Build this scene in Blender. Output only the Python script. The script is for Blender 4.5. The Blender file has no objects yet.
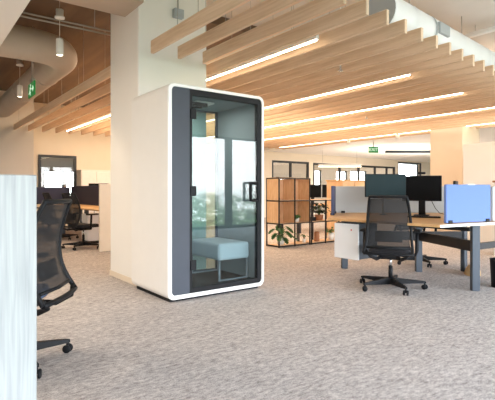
import bpy, bmesh, math, random
from mathutils import Vector, Matrix
random.seed(7)
PI = math.pi
C = bpy.context.scene.collection

# ------------------------------------------------------------------ materials
def srgb(r, g, b):
    f = lambda c: (c/255/12.92) if c/255 <= .04045 else ((c/255+.055)/1.055)**2.4
    return (f(r), f(g), f(b), 1)
def N(nt, t, **kw):
    n = nt.nodes.new(t)
    for k, v in kw.items(): setattr(n, k, v)
    return n
def base(name):
    m = bpy.data.materials.new(name); m.use_nodes = True
    return m, m.node_tree, m.node_tree.nodes['Principled BSDF']
def plain(name, col, rough=.5, metal=0, var=.06, scale=8, spec=.5, bump=0, stretch=(1,1,1)):
    m, nt, b = base(name)
    tc = N(nt, 'ShaderNodeTexCoord'); mp = N(nt, 'ShaderNodeMapping'); mp.inputs['Scale'].default_value = stretch
    nz = N(nt, 'ShaderNodeTexNoise'); nz.inputs['Scale'].default_value = scale; nz.inputs['Detail'].default_value = 4
    cr = N(nt, 'ShaderNodeValToRGB')
    c = Vector(col[:3])
    cr.color_ramp.elements[0].position = .3; cr.color_ramp.elements[1].position = .7
    cr.color_ramp.elements[0].color = (*(c*(1-var)), 1); cr.color_ramp.elements[1].color = (*[min(1, x) for x in c*(1+var)], 1)
    nt.links.new(tc.outputs['Object'], mp.inputs['Vector']); nt.links.new(mp.outputs[0], nz.inputs['Vector'])
    nt.links.new(nz.outputs['Fac'], cr.inputs['Fac']); nt.links.new(cr.outputs['Color'], b.inputs['Base Color'])
    b.inputs['Roughness'].default_value = rough; b.inputs['Metallic'].default_value = metal
    b.inputs['Specular IOR Level'].default_value = spec
    if bump:
        bp = N(nt, 'ShaderNodeBump'); bp.inputs['Strength'].default_value = bump
        nt.links.new(nz.outputs['Fac'], bp.inputs['Height']); nt.links.new(bp.outputs[0], b.inputs['Normal'])
    return m
def wood(name, c1, c2, stretch, scale=6, rough=.5):
    m, nt, b = base(name)
    tc = N(nt, 'ShaderNodeTexCoord'); mp = N(nt, 'ShaderNodeMapping'); mp.inputs['Scale'].default_value = stretch
    nz = N(nt, 'ShaderNodeTexNoise'); nz.inputs['Scale'].default_value = scale; nz.inputs['Detail'].default_value = 6
    nz.inputs['Distortion'].default_value = .6
    cr = N(nt, 'ShaderNodeValToRGB'); cr.color_ramp.elements[0].position = .32; cr.color_ramp.elements[1].position = .68
    cr.color_ramp.elements[0].color = c1; cr.color_ramp.elements[1].color = c2
    nt.links.new(tc.outputs['Object'], mp.inputs['Vector']); nt.links.new(mp.outputs[0], nz.inputs['Vector'])
    nt.links.new(nz.outputs['Fac'], cr.inputs['Fac']); nt.links.new(cr.outputs['Color'], b.inputs['Base Color'])
    b.inputs['Roughness'].default_value = rough
    return m
def emit(name, col, s):
    m, nt, b = base(name)
    b.inputs['Base Color'].default_value = col if s < 1 else (.9,.9,.9,1)
    b.inputs['Emission Color'].default_value = col; b.inputs['Emission Strength'].default_value = s
    return m
def glass(name, tint, ior=1.5, boost=1.0):
    m = bpy.data.materials.new(name); m.use_nodes = True; nt = m.node_tree; nt.nodes.clear()
    out = N(nt, 'ShaderNodeOutputMaterial'); mix = N(nt, 'ShaderNodeMixShader')
    tr = N(nt, 'ShaderNodeBsdfTransparent'); tr.inputs['Color'].default_value = tint
    gl = N(nt, 'ShaderNodeBsdfGlossy'); gl.inputs['Roughness'].default_value = 0.0
    f0 = ((ior-1)/(ior+1))**2*boost
    ge = N(nt, 'ShaderNodeNewGeometry'); dt = N(nt, 'ShaderNodeVectorMath', operation='DOT_PRODUCT')
    nt.links.new(ge.outputs['Incoming'], dt.inputs[0]); nt.links.new(ge.outputs['Normal'], dt.inputs[1])
    ab = N(nt, 'ShaderNodeMath', operation='ABSOLUTE'); nt.links.new(dt.outputs['Value'], ab.inputs[0])
    om = N(nt, 'ShaderNodeMath', operation='SUBTRACT'); om.inputs[0].default_value = 1; nt.links.new(ab.outputs[0], om.inputs[1])
    pw = N(nt, 'ShaderNodeMath', operation='POWER'); pw.inputs[1].default_value = 5; nt.links.new(om.outputs[0], pw.inputs[0])
    mu = N(nt, 'ShaderNodeMath', operation='MULTIPLY_ADD'); mu.use_clamp = True; mu.inputs[1].default_value = 1-f0; mu.inputs[2].default_value = f0
    nt.links.new(pw.outputs[0], mu.inputs[0]); nt.links.new(mu.outputs[0], mix.inputs[0])
    nt.links.new(tr.outputs[0], mix.inputs[1]); nt.links.new(gl.outputs[0], mix.inputs[2]); nt.links.new(mix.outputs[0], out.inputs[0])
    return m
def mesh_fabric(name, col, open_):
    m = bpy.data.materials.new(name); m.use_nodes = True; nt = m.node_tree
    b = nt.nodes['Principled BSDF']; b.inputs['Base Color'].default_value = col; b.inputs['Roughness'].default_value = .7
    out = nt.nodes['Material Output']; mix = N(nt, 'ShaderNodeMixShader'); tr = N(nt, 'ShaderNodeBsdfTransparent')
    mix.inputs[0].default_value = open_
    nt.links.new(b.outputs[0], mix.inputs[1]); nt.links.new(tr.outputs[0], mix.inputs[2]); nt.links.new(mix.outputs[0], out.inputs[0])
    return m
def carpet():
    m, nt, b = base('carpet_weave')
    tc = N(nt, 'ShaderNodeTexCoord')
    def noise(sc, stretch, det):
        mp = N(nt, 'ShaderNodeMapping'); mp.inputs['Scale'].default_value = stretch
        mp.inputs['Rotation'].default_value = (0, 0, math.radians(8))
        n = N(nt, 'ShaderNodeTexNoise'); n.inputs['Scale'].default_value = sc; n.inputs['Detail'].default_value = det
        n.inputs['Roughness'].default_value = .7
        nt.links.new(tc.outputs['Object'], mp.inputs['Vector']); nt.links.new(mp.outputs[0], n.inputs['Vector']); return n
    a = noise(30, (.6, 1.3, 1), 6); c = noise(6, (.5, 1.3, 1), 3); d = noise(120, (.9, 1.1, 1), 2)
    m1 = N(nt, 'ShaderNodeMath', operation='MULTIPLY_ADD'); m1.inputs[1].default_value = .55
    m2 = N(nt, 'ShaderNodeMath', operation='MULTIPLY'); m2.inputs[1].default_value = .14
    m3 = N(nt, 'ShaderNodeMath', operation='MULTIPLY_ADD'); m3.inputs[1].default_value = .36
    nt.links.new(c.outputs['Fac'], m2.inputs[0]); nt.links.new(a.outputs['Fac'], m1.inputs[0]); nt.links.new(m2.outputs[0], m1.inputs[2])
    nt.links.new(d.outputs['Fac'], m3.inputs[0]); nt.links.new(m1.outputs[0], m3.inputs[2])
    cr = N(nt, 'ShaderNodeValToRGB'); e = cr.color_ramp.elements
    e[0].position = .38; e[0].color = srgb(122, 114, 112); e[1].position = .64; e[1].color = srgb(226, 218, 212)
    k = e.new(.5); k.color = srgb(182, 173, 169)
    nt.links.new(m3.outputs[0], cr.inputs['Fac']); nt.links.new(cr.outputs['Color'], b.inputs['Base Color'])
    b.inputs['Roughness'].default_value = .95; b.inputs['Specular IOR Level'].default_value = .15
    bp = N(nt, 'ShaderNodeBump'); bp.inputs['Strength'].default_value = .25; bp.inputs['Distance'].default_value = .01
    nt.links.new(d.outputs['Fac'], bp.inputs['Height']); nt.links.new(bp.outputs[0], b.inputs['Normal'])
    return m

M = dict(
    carpet=carpet(),
    white=plain('white_wall_paint', srgb(246, 243, 237), .8, var=.015, scale=2),
    warmwall=plain('warm_wall_paint', srgb(232, 218, 198), .85, var=.02, scale=2),
    greywall=plain('grey_wall_paint', srgb(198, 190, 180), .85, var=.02, scale=2),
    slab=plain('concrete_slab', srgb(214, 208, 200), .9, var=.06, scale=1.4, bump=.1),
    deck=wood('brown_deck', srgb(100, 82, 66), srgb(122, 100, 80), (1, .15, 1), 4, .8),
    beam=plain('concrete_beam', srgb(196, 178, 160), .9, var=.06, scale=2),
    baffle=wood('pale_ash_wood', srgb(218, 186, 152), srgb(237, 209, 181), (14, .35, 8), 5, .55),
    oak=wood('honey_oak', srgb(206, 160, 108), srgb(224, 182, 130), (2, 9, 9), 4, .45),
    shelfwood=wood('shelf_oak', srgb(220, 178, 134), srgb(236, 200, 158), (2, 9, 2), 3, .5),
    ash=wood('whitewashed_ash', srgb(140, 144, 143), srgb(164, 167, 165), (26, 26, 1.0), 3, .5),
    cream=plain('cream_laminate', srgb(232, 214, 190), .5, var=.02),
    shell=plain('pod_white_shell', srgb(247, 245, 241), .4, var=.01),
    slate=plain('slate_blue_panel', srgb(58, 64, 75), .55, var=.03),
    black=plain('black_plastic', srgb(20, 21, 24), .55, var=.1, spec=.25),
    blackm=plain('black_metal', srgb(30, 30, 33), .4, .3, var=.05),
    char=plain('charcoal_metal', srgb(66, 74, 84), .45, .2, var=.05),
    podgrey=plain('grey_green_felt', srgb(138, 146, 148), .9, var=.05, scale=60),
    podfloor=plain('dark_pod_carpet', srgb(58, 56, 56), .95, var=.15, scale=70),
    benchf=plain('pale_grey_upholstery', srgb(176, 190, 198), .85, var=.05, scale=60),
    benchm=plain('grey_painted_steel', srgb(120, 128, 134), .5, .2, var=.03),
    seatf=plain('slate_seat_fabric', srgb(92, 112, 146), .9, var=.08, scale=80),
    seatl=plain('black_seat_fabric', srgb(38, 38, 42), .9, var=.1, scale=80),
    meshf=mesh_fabric('chair_back_mesh', srgb(20, 20, 23), .12),
    duct=plain('grey_duct_metal', srgb(196, 186, 174), .6, .1, var=.04, scale=3),
    ductw=plain('white_duct_metal', srgb(244, 246, 248), .5, .1, var=.03, scale=3),
    ductc=plain('duct_end_grey', srgb(176, 182, 186), .6, .1, var=.03),
    steel=plain('galvanised_steel', srgb(170, 166, 160), .45, .5, var=.05),
    chrome=plain('polished_steel', srgb(215, 215, 215), .2, .9, var=.02),
    lampw=plain('white_lamp_metal', srgb(238, 236, 232), .5, var=.01),
    led=emit('warm_led', (1, .78, .54, 1), 11),
    bulb=emit('warm_bulb', (1, .82, .6, 1), 10),
    green=emit('green_exit_sign', srgb(16, 130, 60), .3),
    signw=emit('white_sign_marks', srgb(220, 245, 225), .5),
    fgrey=plain('grey_screen_fabric', srgb(186, 190, 192), .95, var=.04, scale=120),
    fblue=plain('light_blue_screen_fabric', srgb(112, 138, 200), .95, var=.04, scale=120),
    fnavy=plain('navy_screen_fabric', srgb(74, 82, 112), .95, var=.06, scale=120),
    fdark=plain('dark_screen_fabric', srgb(56, 59, 82), .95, var=.06, scale=120),
    screen=plain('dark_teal_monitor_panel', srgb(26, 46, 50), .5, var=.05, spec=.15),
    screenb=plain('black_monitor_panel', srgb(10, 10, 12), .5, var=.05, spec=.12),
    pedw=plain('white_pedestal_enamel', srgb(244, 246, 248), .45, var=.01),
    pedlt=plain('white_worktop_edge', srgb(232, 232, 228), .5, var=.01),
    leaf=plain('monstera_leaf', srgb(44, 92, 46), .5, var=.35, scale=12),
    leaf2=plain('small_plant_leaf', srgb(70, 122, 58), .5, var=.3, scale=30),
    leaf3=plain('dark_leaf', srgb(34, 48, 34), .6, var=.3, scale=30),
    stemm=plain('green_stem', srgb(86, 110, 60), .6),
    pot=plain('white_ceramic', srgb(236, 234, 228), .3, var=.01),
    terra=plain('brown_ceramic', srgb(168, 112, 74), .6, var=.06),
    soil=plain('dark_soil', srgb(50, 40, 32), 1, var=.2, scale=60),
    paper=plain('tan_paper', srgb(206, 172, 124), .9, var=.08, scale=10),
    red=plain('red_logo', srgb(220, 90, 60), .5),
    frame=plain('dark_window_frame', srgb(48, 50, 54), .5, .2),
    glass=glass('clear_glass', (.97, .98, .98, 1), 1.5),
    podglass=glass('tinted_door_glass', (.84, .89, .89, 1), 1.5, 1.15),
    backglass=glass('tinted_back_glass', (.72, .80, .80, 1), 1.3),
    board=plain('white_board', srgb(226, 220, 212), .4, var=.03),
)

# ------------------------------------------------------------------ mesh helpers
class MB:
    def __init__(s): s.bm = bmesh.new(); s.mi = 0
    def _tag(s, n0):
        s.bm.faces.ensure_lookup_table()
        for f in s.bm.faces[n0:]: f.material_index = s.mi
    def box(s, x0, x1, y0, y1, z0, z1, bev=0, seg=2, mat=None):
        n0 = len(s.bm.faces)
        r = bmesh.ops.create_cube(s.bm, size=1)
        vs = r['verts']
        for v in vs:
            v.co = Vector(((x0+x1)/2+v.co.x*(x1-x0), (y0+y1)/2+v.co.y*(y1-y0), (z0+z1)/2+v.co.z*(z1-z0)))
        if bev:
            es = list({e for v in vs for e in v.link_edges})
            g = bmesh.ops.bevel(s.bm, geom=es, offset=bev, segments=seg, profile=.5, affect='EDGES')
            vs = list({v for f in s.bm.faces[n0:] for v in f.verts}) if False else [v for v in set(vs) | set(g['verts']) if v.is_valid]
        if mat is not None:
            for v in vs: v.co = mat @ v.co
        s._tag(n0); return s
    def bar(s, a, b, w, h=None, up=(0, 0, 1), bev=0):
        a, b = Vector(a), Vector(b); d = b-a; L = d.length; d.normalize(); up = Vector(up)
        if abs(d.dot(up)) > .98: up = Vector((0, 1, 0))
        x = d.cross(up).normalized(); z = x.cross(d)
        m = Matrix((x, d, z)).transposed().to_4x4(); m.translation = a
        h = h or w
        return s.box(-w/2, w/2, 0, L, -h/2, h/2, bev, 1, m)
    def tube(s, pts, r, n=10, caps=True):
        n0 = len(s.bm.faces)
        pts = [Vector(p) for p in pts]; rs = r if isinstance(r, (list, tuple)) else [r]*len(pts)
        rings = []; ref = None
        for i, p in enumerate(pts):
            t = ((pts[min(i+1, len(pts)-1)]-p).normalized() + (p-pts[max(i-1, 0)]).normalized())
            t = t.normalized() if t.length > 1e-6 else Vector((0, 0, 1))
            if ref is None: ref = t.orthogonal().normalized()
            ref = (ref - t*ref.dot(t)).normalized(); bi = t.cross(ref)
            rings.append([s.bm.verts.new(p+(ref*math.cos(2*PI*k/n)+bi*math.sin(2*PI*k/n))*rs[i]) for k in range(n)])
        for a, b in zip(rings, rings[1:]):
            for k in range(n):
                f = s.bm.faces.new((a[k], a[(k+1) % n], b[(k+1) % n], b[k])); f.smooth = True
        if caps:
            s.bm.faces.new(rings[0][::-1]); s.bm.faces.new(rings[-1])
        s._tag(n0); return s
    def lathe(s, prof, c=(0, 0, 0), n=20, mat=None):
        n0 = len(s.bm.faces); rings = []; c = Vector(c)
        for r, z in prof:
            ring = []
            for k in range(n):
                p = c+Vector((max(r, .0004)*math.cos(2*PI*k/n), max(r, .0004)*math.sin(2*PI*k/n), z))
                ring.append(s.bm.verts.new(mat @ p if mat is not None else p))
            rings.append(ring)
        for a, b in zip(rings, rings[1:]):
            for k in range(n):
                f = s.bm.faces.new((a[k], a[(k+1) % n], b[(k+1) % n], b[k])); f.smooth = True
        s._tag(n0); return s
    def prism(s, poly, z0, z1, topmat=None, oakside=None):
        n0 = len(s.bm.faces)
        lo = [s.bm.verts.new((x, y, z0)) for x, y in poly]; hi = [s.bm.verts.new((x, y, z1)) for x, y in poly]
        s.bm.faces.new(lo[::-1]); t = s.bm.faces.new(hi); sf = []
        for i in range(len(poly)):
            j = (i+1) % len(poly); sf.append(s.bm.faces.new((lo[i], lo[j], hi[j], hi[i])))
        s._tag(n0)
        if topmat is not None: t.material_index = topmat
        if oakside is not None: sf[oakside].material_index = topmat
        return s
    def grid(s, fn, nu, nv, thick=0):
        n0 = len(s.bm.faces)
        V = [[s.bm.verts.new(fn(i/nu, j/nv)) for j in range(nv+1)] for i in range(nu+1)]
        for i in range(nu):
            for j in range(nv):
                f = s.bm.faces.new((V[i][j], V[i+1][j], V[i+1][j+1], V[i][j+1])); f.smooth = True
        s._tag(n0); return s
    def face(s, pts):
        n0 = len(s.bm.faces); s.bm.faces.new([s.bm.verts.new(p) for p in pts]); s._tag(n0); return s
    def build(s, name, mats, parent=None, fixn=True):
        if fixn: bmesh.ops.recalc_face_normals(s.bm, faces=s.bm.faces)
        me = bpy.data.meshes.new(name); s.bm.to_mesh(me); s.bm.free()
        for m in (mats if isinstance(mats, (list, tuple)) else [mats]): me.materials.append(m)
        o = bpy.data.objects.new(name, me); C.objects.link(o)
        if parent: o.parent = parent
        return o
def tag(o, label, cat, group=None):
    o['label'] = label; o['category'] = cat
    if group: o['group'] = group
    return o
def thing(name, label, cat, loc=(0, 0, 0), rz=0, group=None):
    o = bpy.data.objects.new(name, None); C.objects.link(o); o.empty_display_size = .1
    o.location = loc; o.rotation_euler = (0, 0, rz)
    return tag(o, label, cat, group)
def struct(name, mb, mat, parent=None, label=None):
    o = mb.build(name, mat, parent)
    if parent is None: o['kind'] = 'structure'
    if label: o['label'] = label
    return o
def dup(root, loc, rz, label, group=None):
    r = root.copy(); C.objects.link(r); r.location = loc; r.rotation_euler = (0, 0, rz); r['label'] = label
    if group: r['group'] = group
    for ch in list(root.children):
        c = ch.copy(); C.objects.link(c); c.parent = r
        for g in list(ch.children):
            d = g.copy(); C.objects.link(d); d.parent = c
    return r
def B(x0, x1, y0, y1, z0, z1, bev=0): return MB().box(x0, x1, y0, y1, z0, z1, bev)

# ------------------------------------------------------------------ setting
CX0, CX1, CY0, CY1 = 2.18, 3.13, 5.0, 5.92          # main column
ZC = 3.9
struct('floor', B(-5, 31, -3.2, 20, -.1, 0), M['carpet'])
mb = MB().box(-5, 31, -3.2, 5.95, ZC, ZC+.1); mb.box(4.9, 31, 5.95, 20, ZC, ZC+.1)
struct('ceiling', mb, M['slab'])
struct('ceiling_deck', B(-5, 4.9, 5.95, 20, 3.75, ZC+.1), M['deck'])
struct('ceiling_gypsum', B(11.75, 30.9, 2.2, 14.5, 2.75, 2.85), M['white'])
struct('bulkhead_ceiling', B(-4.9, .92, .6, 9.5, 2.9, ZC-.01), M['white'])
struct('beam_ceiling', B(.94, CX0, 4.85, 5.4, 3.3, ZC-.01), M['beam'])
struct('column', MB().box(CX0, CX1, CY0, CY1, 0, ZC, .02, 2), M['white'])
struct('column_2', MB().box(10.86, 11.74, 5.6, 6.45, 0, 3.6, .01), M['warmwall'])
struct('wall_side', B(-4.95, 2.72, 13.05, 13.35, 0, ZC-.2), M['greywall'])
struct('wall_left', B(-5.1, -4.95, -3.2, 13.2, 0, ZC), M['white'])
struct('wall_right', B(30.9, 31.1, -3.2, 20, 0, ZC), M['white'])
struct('partition_right', B(9.6, 11.9, 2.2, 4.93, 0, 2.13), M['white'])
# far wall with glazed openings
def wall_holes(name, x0, x1, y0, y1, z1, holes, mat):
    mb = MB(); x = x0
    for hx0, hx1, hz0, hz1 in sorted(holes):
        if hx0 > x: mb.box(x, hx0, y0, y1, 0, z1)
        if hz0 > 0: mb.box(hx0, hx1, y0, y1, 0, hz0)
        mb.box(hx0, hx1, y0, y1, hz1, z1); x = hx1
    if x < x1: mb.box(x, x1, y0, y1, 0, z1)
    return struct(name, mb, mat)
def window(name, x0, x1, y, z0, z1, mull=(), w=.06, gm=None):
    mb = MB()
    mb.box(x0, x0+w, y-.04, y+.04, z0, z1); mb.box(x1-w, x1, y-.04, y+.04, z0, z1)
    mb.box(x0+w, x1-w, y-.04, y+.04, z0, z0+w); mb.box(x0+w, x1-w, y-.04, y+.04, z1-w, z1)
    for m in mull: mb.box(m-w/2, m+w/2, y-.04, y+.04, z0+w, z1-w)
    f = struct(name, mb, M['frame'])
    MB().box(x0+w, x1-w, y-.006, y+.006, z0+w, z1-w).build('window_pane', gm or M['glass'], f)
    return f
FW = 14.5
holes = [(3.15, 4.25, .9, 2.2), (12.3, 14.5, .1, 2.4), (14.75, 21.0, .1, 2.38), (21.25, 23.5, .9, 2.68)]
wall_holes('wall_far', 2.3, 30.9, FW, FW+.2, ZC, holes, M['warmwall'])
window('window_1', 3.15, 4.25, FW-.02, .9, 2.2, (), .07)
window('window_2', 12.3, 14.5, FW+.05, .1, 2.4, (13.4,), .09)
window('window_3', 14.75, 21.0, FW+.05, .1, 2.38, (16.6, 18.0, 19.3, 20.3), .09)
window('window_4', 21.25, 23.5, FW+.05, .9, 2.68, (23.2,), .07)
struct('wall_room', B(7.5, 7.6, FW+.2, 18.4, 0, ZC), M['greywall'])
h2 = [(4.2, 4.93, .5, 1.9), (5.0, 5.8, .5, 1.9), (15.9, 17.2, .8, 1.85), (18.25, 18.5, .8, 1.85), (18.86, 19.42, .8, 2.3), (20.7, 21.7, .8, 2.3), (22.0, 23.6, .8, 2.35), (24.9, 26.5, .8, 2.2), (26.9, 30.2, .4, 3.0)]
wall_holes('wall_rear', 2.3, 30.9, 18.4, 18.6, ZC, h2, M['greywall'])
for i, (a, b_, c, d) in enumerate(h2): window('window_%d' % (5+i), a, b_, 18.5, c, d, (), .05)
struct('wall_end', B(2.2, 2.3, 13.35, 18.6, 0, ZC), M['greywall'])
# window wall behind the camera
WY = -2.9
hs = []; x = -4.2
edges = [-4.2]
k = 7.75
xs = [k+1.42*i for i in range(-8, 13)]
hw = [(a+.07, a+1.42-.07, .05, 2.7) for a in xs[:-1]]
wall_holes('wall_front', -5, 31, WY-.2, WY, ZC, hw, M['frame'])
struct('wall_front_lining', B(-4.95, 30.9, WY, WY+.02, 2.72, ZC), M['white'])
for i, (a, b_, c, d) in enumerate(hw): window('window_%d' % (20+i), a, b_, WY-.1, c, d, (), .03)
struct('baseboard_column', MB().box(CX0-.006, CX1+.006, CY0-.006, CY1+.006, 0, .07), M['warmwall'])

# ------------------------------------------------------------------ pod booth
PX0, PX1, PY0, PY1, PZ0, PZ1 = 2.08, 3.32, 4.05, 4.96, .03, 2.222
def rrect(x0, x1, z0, z1, r, n=6):
    p = []
    for cx, cz, a0 in ((x1-r, z1-r, 0), (x0+r, z1-r, 90), (x0+r, z0+r, 180), (x1-r, z0+r, 270)):
        for k in range(n+1):
            a = math.radians(a0+90*k/n); p.append((cx+r*math.cos(a), cz+r*math.sin(a)))
    return p
def ring(mb, o, i, y0, y1, ch=.008):
    n0 = len(mb.bm.faces); n = len(o)
    cx = sum(p[0] for p in o)/n; cz = sum(p[1] for p in o)/n
    def row(poly, y, d=0):
        return [mb.bm.verts.new((x-math.copysign(d, x-cx), y, z-math.copysign(d, z-cz))) for x, z in poly]
    rows = [row(o, y0, ch), row(o, y0+ch), row(o, y1), row(i, y1), row(i, y0)]
    for a, b in zip(rows, rows[1:]+rows[:1]):
        for k in range(n):
            mb.bm.faces.new((a[k], a[(k+1) % n], b[(k+1) % n], b[k]))
    mb._tag(n0)
pod = thing('phone_booth_pod', 'white rounded phone booth pod with a tinted glass door, standing against the white column', 'phone booth', (0, 0, 0))
mb = MB(); ring(mb, rrect(PX0, PX1, PZ0, PZ1, .075), rrect(PX0+.042, PX1-.035, PZ0+.042, PZ1-.035, .045), PY0, PY1)
mb.build('shell', M['shell'], pod)['label'] = 'white rounded outer shell'
IX0, IX1, IZ0, IZ1 = PX0+.042, PX1-.035, PZ0+.042, PZ1-.035
MB().box(PX0+.05, PX1-.05, PY0+.06, PY1-.03, 0, PZ0).build('plinth', M['black'], pod)
DX0 = 2.335
MB().box(IX0, DX0, PY0+.012, PY0+.06, IZ0, IZ1, .003).build('fixed_panel', M['slate'], pod)['label'] = 'slate blue fixed side panel'
mb = MB()
mb.box(DX0, DX0+.03, PY0+.015, PY0+.07, IZ0, IZ1); mb.box(IX1-.055, IX1, PY0+.015, PY0+.07, IZ0, IZ1)
mb.box(DX0+.03, IX1-.055, PY0+.015, PY0+.07, IZ1-.06, IZ1); mb.box(DX0+.03, IX1-.055, PY0+.015, PY0+.07, IZ0, IZ0+.05)
door = mb.build('door', M['black'], pod); door['label'] = 'black framed glass door'
MB().box(DX0+.03, IX1-.055, PY0+.028, PY0+.036, IZ0+.05, IZ1-.06).build('door_glass', M['podglass'], door)
for z in (.36, 1.13, 1.93):
    MB().box(DX0+.008, DX0+.075, PY0+.002, PY0+.027, z-.052, z+.052, .005).build('hinge', M['black'], door)
HX, HZ = 3.14, 1.125
mb = MB(); mb.tube([(HX-.045, PY0-.03, HZ+.095), (HX+.055, PY0-.03, HZ+.095)], .015)
mb.tube([(HX-.045, PY0-.03, HZ-.105), (HX+.055, PY0-.03, HZ-.105)], .015)
mb.tube([(HX-.045, PY0-.03, HZ+.1), (HX-.045, PY0-.03, HZ-.11)], .017); mb.tube([(HX+.055, PY0-.03, HZ+.1), (HX+.055, PY0-.03, HZ-.11)], .017)
for z in (HZ+.08, HZ-.09): mb.tube([(HX+.055, PY0-.03, z), (HX+.055, PY0+.03, z)], .009)
mb.build('handle', M['black'], door)
mb = MB(); mb.box(DX0+.05, DX0+.26, PY0+.075, PY0+.12, 2.035, 2.075, .006); mb.bar((DX0+.2, PY0+.1, 2.03), (DX0+.06, PY0+.25, 2.03), .02)
mb.build('door_closer', M['black'], door)
MB().box(IX1-.03, IX1-.005, PY0+.07, PY1-.03, IZ0+.03, IZ1-.03).build('inner_side_wall', M['podgrey'], pod)
MB().box(IX0+.005, IX0+.03, PY0+.07, PY1-.03, IZ0+.03, IZ1-.03).build('inner_side_wall', M['podgrey'], pod)
MB().box(IX0, IX1, PY0+.07, PY1-.03, IZ1-.03, IZ1-.003).build('inner_ceiling', M['podgrey'], pod)
MB().box(IX0, IX1, PY0+.07, PY1-.03, IZ0+.002, IZ0+.028).build('inner_floor', M['podfloor'], pod)
mb = MB(); y0, y1 = PY1-.03, PY1-.002
mb.box(IX0, IX0+.04, y0, y1, IZ0, IZ1); mb.box(IX1-.06, IX1, y0, y1, IZ0, IZ1); mb.box(IX0+.04, IX1-.06, y0, y1, IZ1-.05, IZ1); mb.box(IX0+.04, IX1-.06, y0, y1, IZ0, IZ0+.05)
bf = mb.build('back_frame', M['char'], pod)
MB().box(IX0+.04, IX1-.06, y0+.01, y0+.018, IZ0+.05, IZ1-.05).build('back_glass', M['backglass'], bf)
lm = MB().box(2.62, 2.86, 4.4, 4.62, IZ1-.05, IZ1-.031, .004, 1).build('ceiling_lamp', M['lampw'], pod); lm['label'] = 'small white lamp in the booth ceiling'
L_ = bpy.data.lights.new('booth_lamp', 'AREA'); L_.size = .22; L_.energy = 7; L_.color = (1, .97, .92)
lo_ = bpy.data.objects.new('booth_lamp', L_); lo_.location = (2.74, 4.5, IZ1-.06); C.objects.link(lo_)
# bench in the pod
bz = IZ0+.028
bench = thing('upholstered_bench', 'pale grey upholstered bench on a grey steel frame inside the glass booth', 'bench', (3.03, 4.58, bz))
bl = MB(); bl.box(-.22, .22, -.345, .33, .235, .43, .035, 3); bl.build('seat_cushion', M['benchf'], bench)
for y in (-.32, .29):
    mb = MB(); mb.tube([(-.2, y, .238), (-.2, y, .01), (.19, y, .01), (.19, y, .238)], .015, 8)
    mb.build('leg_frame', M['benchm'], bench)

# ------------------------------------------------------------------ ceiling things
ORD = ['first', 'second', 'third', 'fourth', 'fifth', 'sixth', 'seventh', 'eighth', 'ninth', 'tenth', 'eleventh', 'twelfth', 'thirteenth',
       'fourteenth', 'fifteenth', 'sixteenth', 'seventeenth', 'eighteenth', 'nineteenth', 'twentieth', 'twenty-first', 'twenty-second',
       'twenty-third', 'twenty-fourth', 'twenty-fifth', 'twenty-sixth', 'twenty-seventh', 'twenty-eighth', 'twenty-ninth']
P = .345; BX = 2.245
BZ0, BZ1 = 2.7, 2.845
def baffle(x, y0, y1, label, group):
    o = thing('ceiling_baffle', label, 'ceiling baffle', (x, (y0+y1)/2, BZ0), 0, group); L = (y1-y0)/2
    MB().box(-.02, .02, -L, L, 0, BZ1-BZ0, .003, 1).build('board', M['baffle'], o)
    n = 3 if L > 2 else 2
    for k in range(n):
        yy = -L+1.3+(2*L-1.9)*k/(n-1)
        MB().tube([(0, yy, BZ1-BZ0), (0, yy, 3.75-BZ0 if x < 4.9 and y0+L+yy > 5.95 else ZC-BZ0)], .003, 6).build('hanger_rod', M['steel'], o)
for i in range(28):
    x = BX+P*i; ye = 2.58+.1*(x-3.6)
    if i < 3:
        baffle(x, ye, 4.76, 'short pale wood ceiling baffle ending in front of the white column, %s from the left' % ORD[i], 'short baffles before the column')
        baffle(x, 5.96, 13.0, 'pale wood ceiling baffle seen left of the column beyond it, %s from the left' % ORD[i], 'long baffles beyond the column')
    else:
        baffle(x, ye, 13.0, 'long pale wood ceiling baffle, %s board right of the column along the stepped ends' % ORD[i-3], 'long ceiling baffles over the open floor')
def led(xi, y0, y1, label):
    x = BX+P*(xi+.5)
    o = thing('linear_ceiling_light', label, 'ceiling light', (x, (y0+y1)/2, BZ0+.02), 0, 'linear lights between the baffles'); L = (y1-y0)/2
    MB().box(-.02, .02, -L, L, .01, .07).build('housing', M['lampw'], o)
    MB().box(-.011, .011, -L+.01, L-.01, -.006, .01, .004, 1).build('diffuser', M['led'], o)
    for yy in (-L+.4, 0, L-.4): MB().tube([(0, yy, .07), (0, yy, ZC-BZ0-.02)], .003, 6).build('suspension_cable', M['steel'], o)
led(3, 3.33, 12.6, 'glowing linear light nearest the column, ending right of the booth top and running behind it')
led(9, 3.57, 12.6, 'second glowing linear light strip from the column, ending at the middle of the baffles')
led(14, 3.72, 12.6, 'third glowing linear light strip from the column, between the middle baffles')
led(19.5-.5, 3.8, 12.6, 'fourth glowing linear light strip, running on to the right edge of the photo')
led(25, 4.0, 12.6, 'fifth glowing linear light strip, the low one near the pale pillar top')

# grey duct at the left
mb = MB()
pts = [(-1.5, 7.1, 3.25), (1.45, 7.1, 3.25)]
for k in range(1, 8):
    a = PI/2*k/8; pts.append((1.45+.55*math.sin(a), 7.65-.55*math.cos(a), 3.25))
pts += [(2.0, 7.65, 3.25), (2.0, 13.04, 3.25)]
dl = thing('round_duct', 'grey round air duct with an elbow under the brown deck at upper left', 'duct', (2, 7.1, 3.25))
mb.tube([Vector(p)-Vector((2, 7.1, 3.25)) for p in pts], .235, 24); mb.build('duct_pipe', M['duct'], dl)
for y in (8.6, 10.4): MB().tube([(0, y-7.1, -.0), (0, y-7.1+.05, 0)], .245, 24).build('duct_collar', M['duct'], dl)
for x, y in ((-.9, 0), (0, 2.6)): MB().tube([(x, y, .23), (x, y, .5)], .008, 6).build('hanger_rod', M['steel'], dl)
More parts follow.
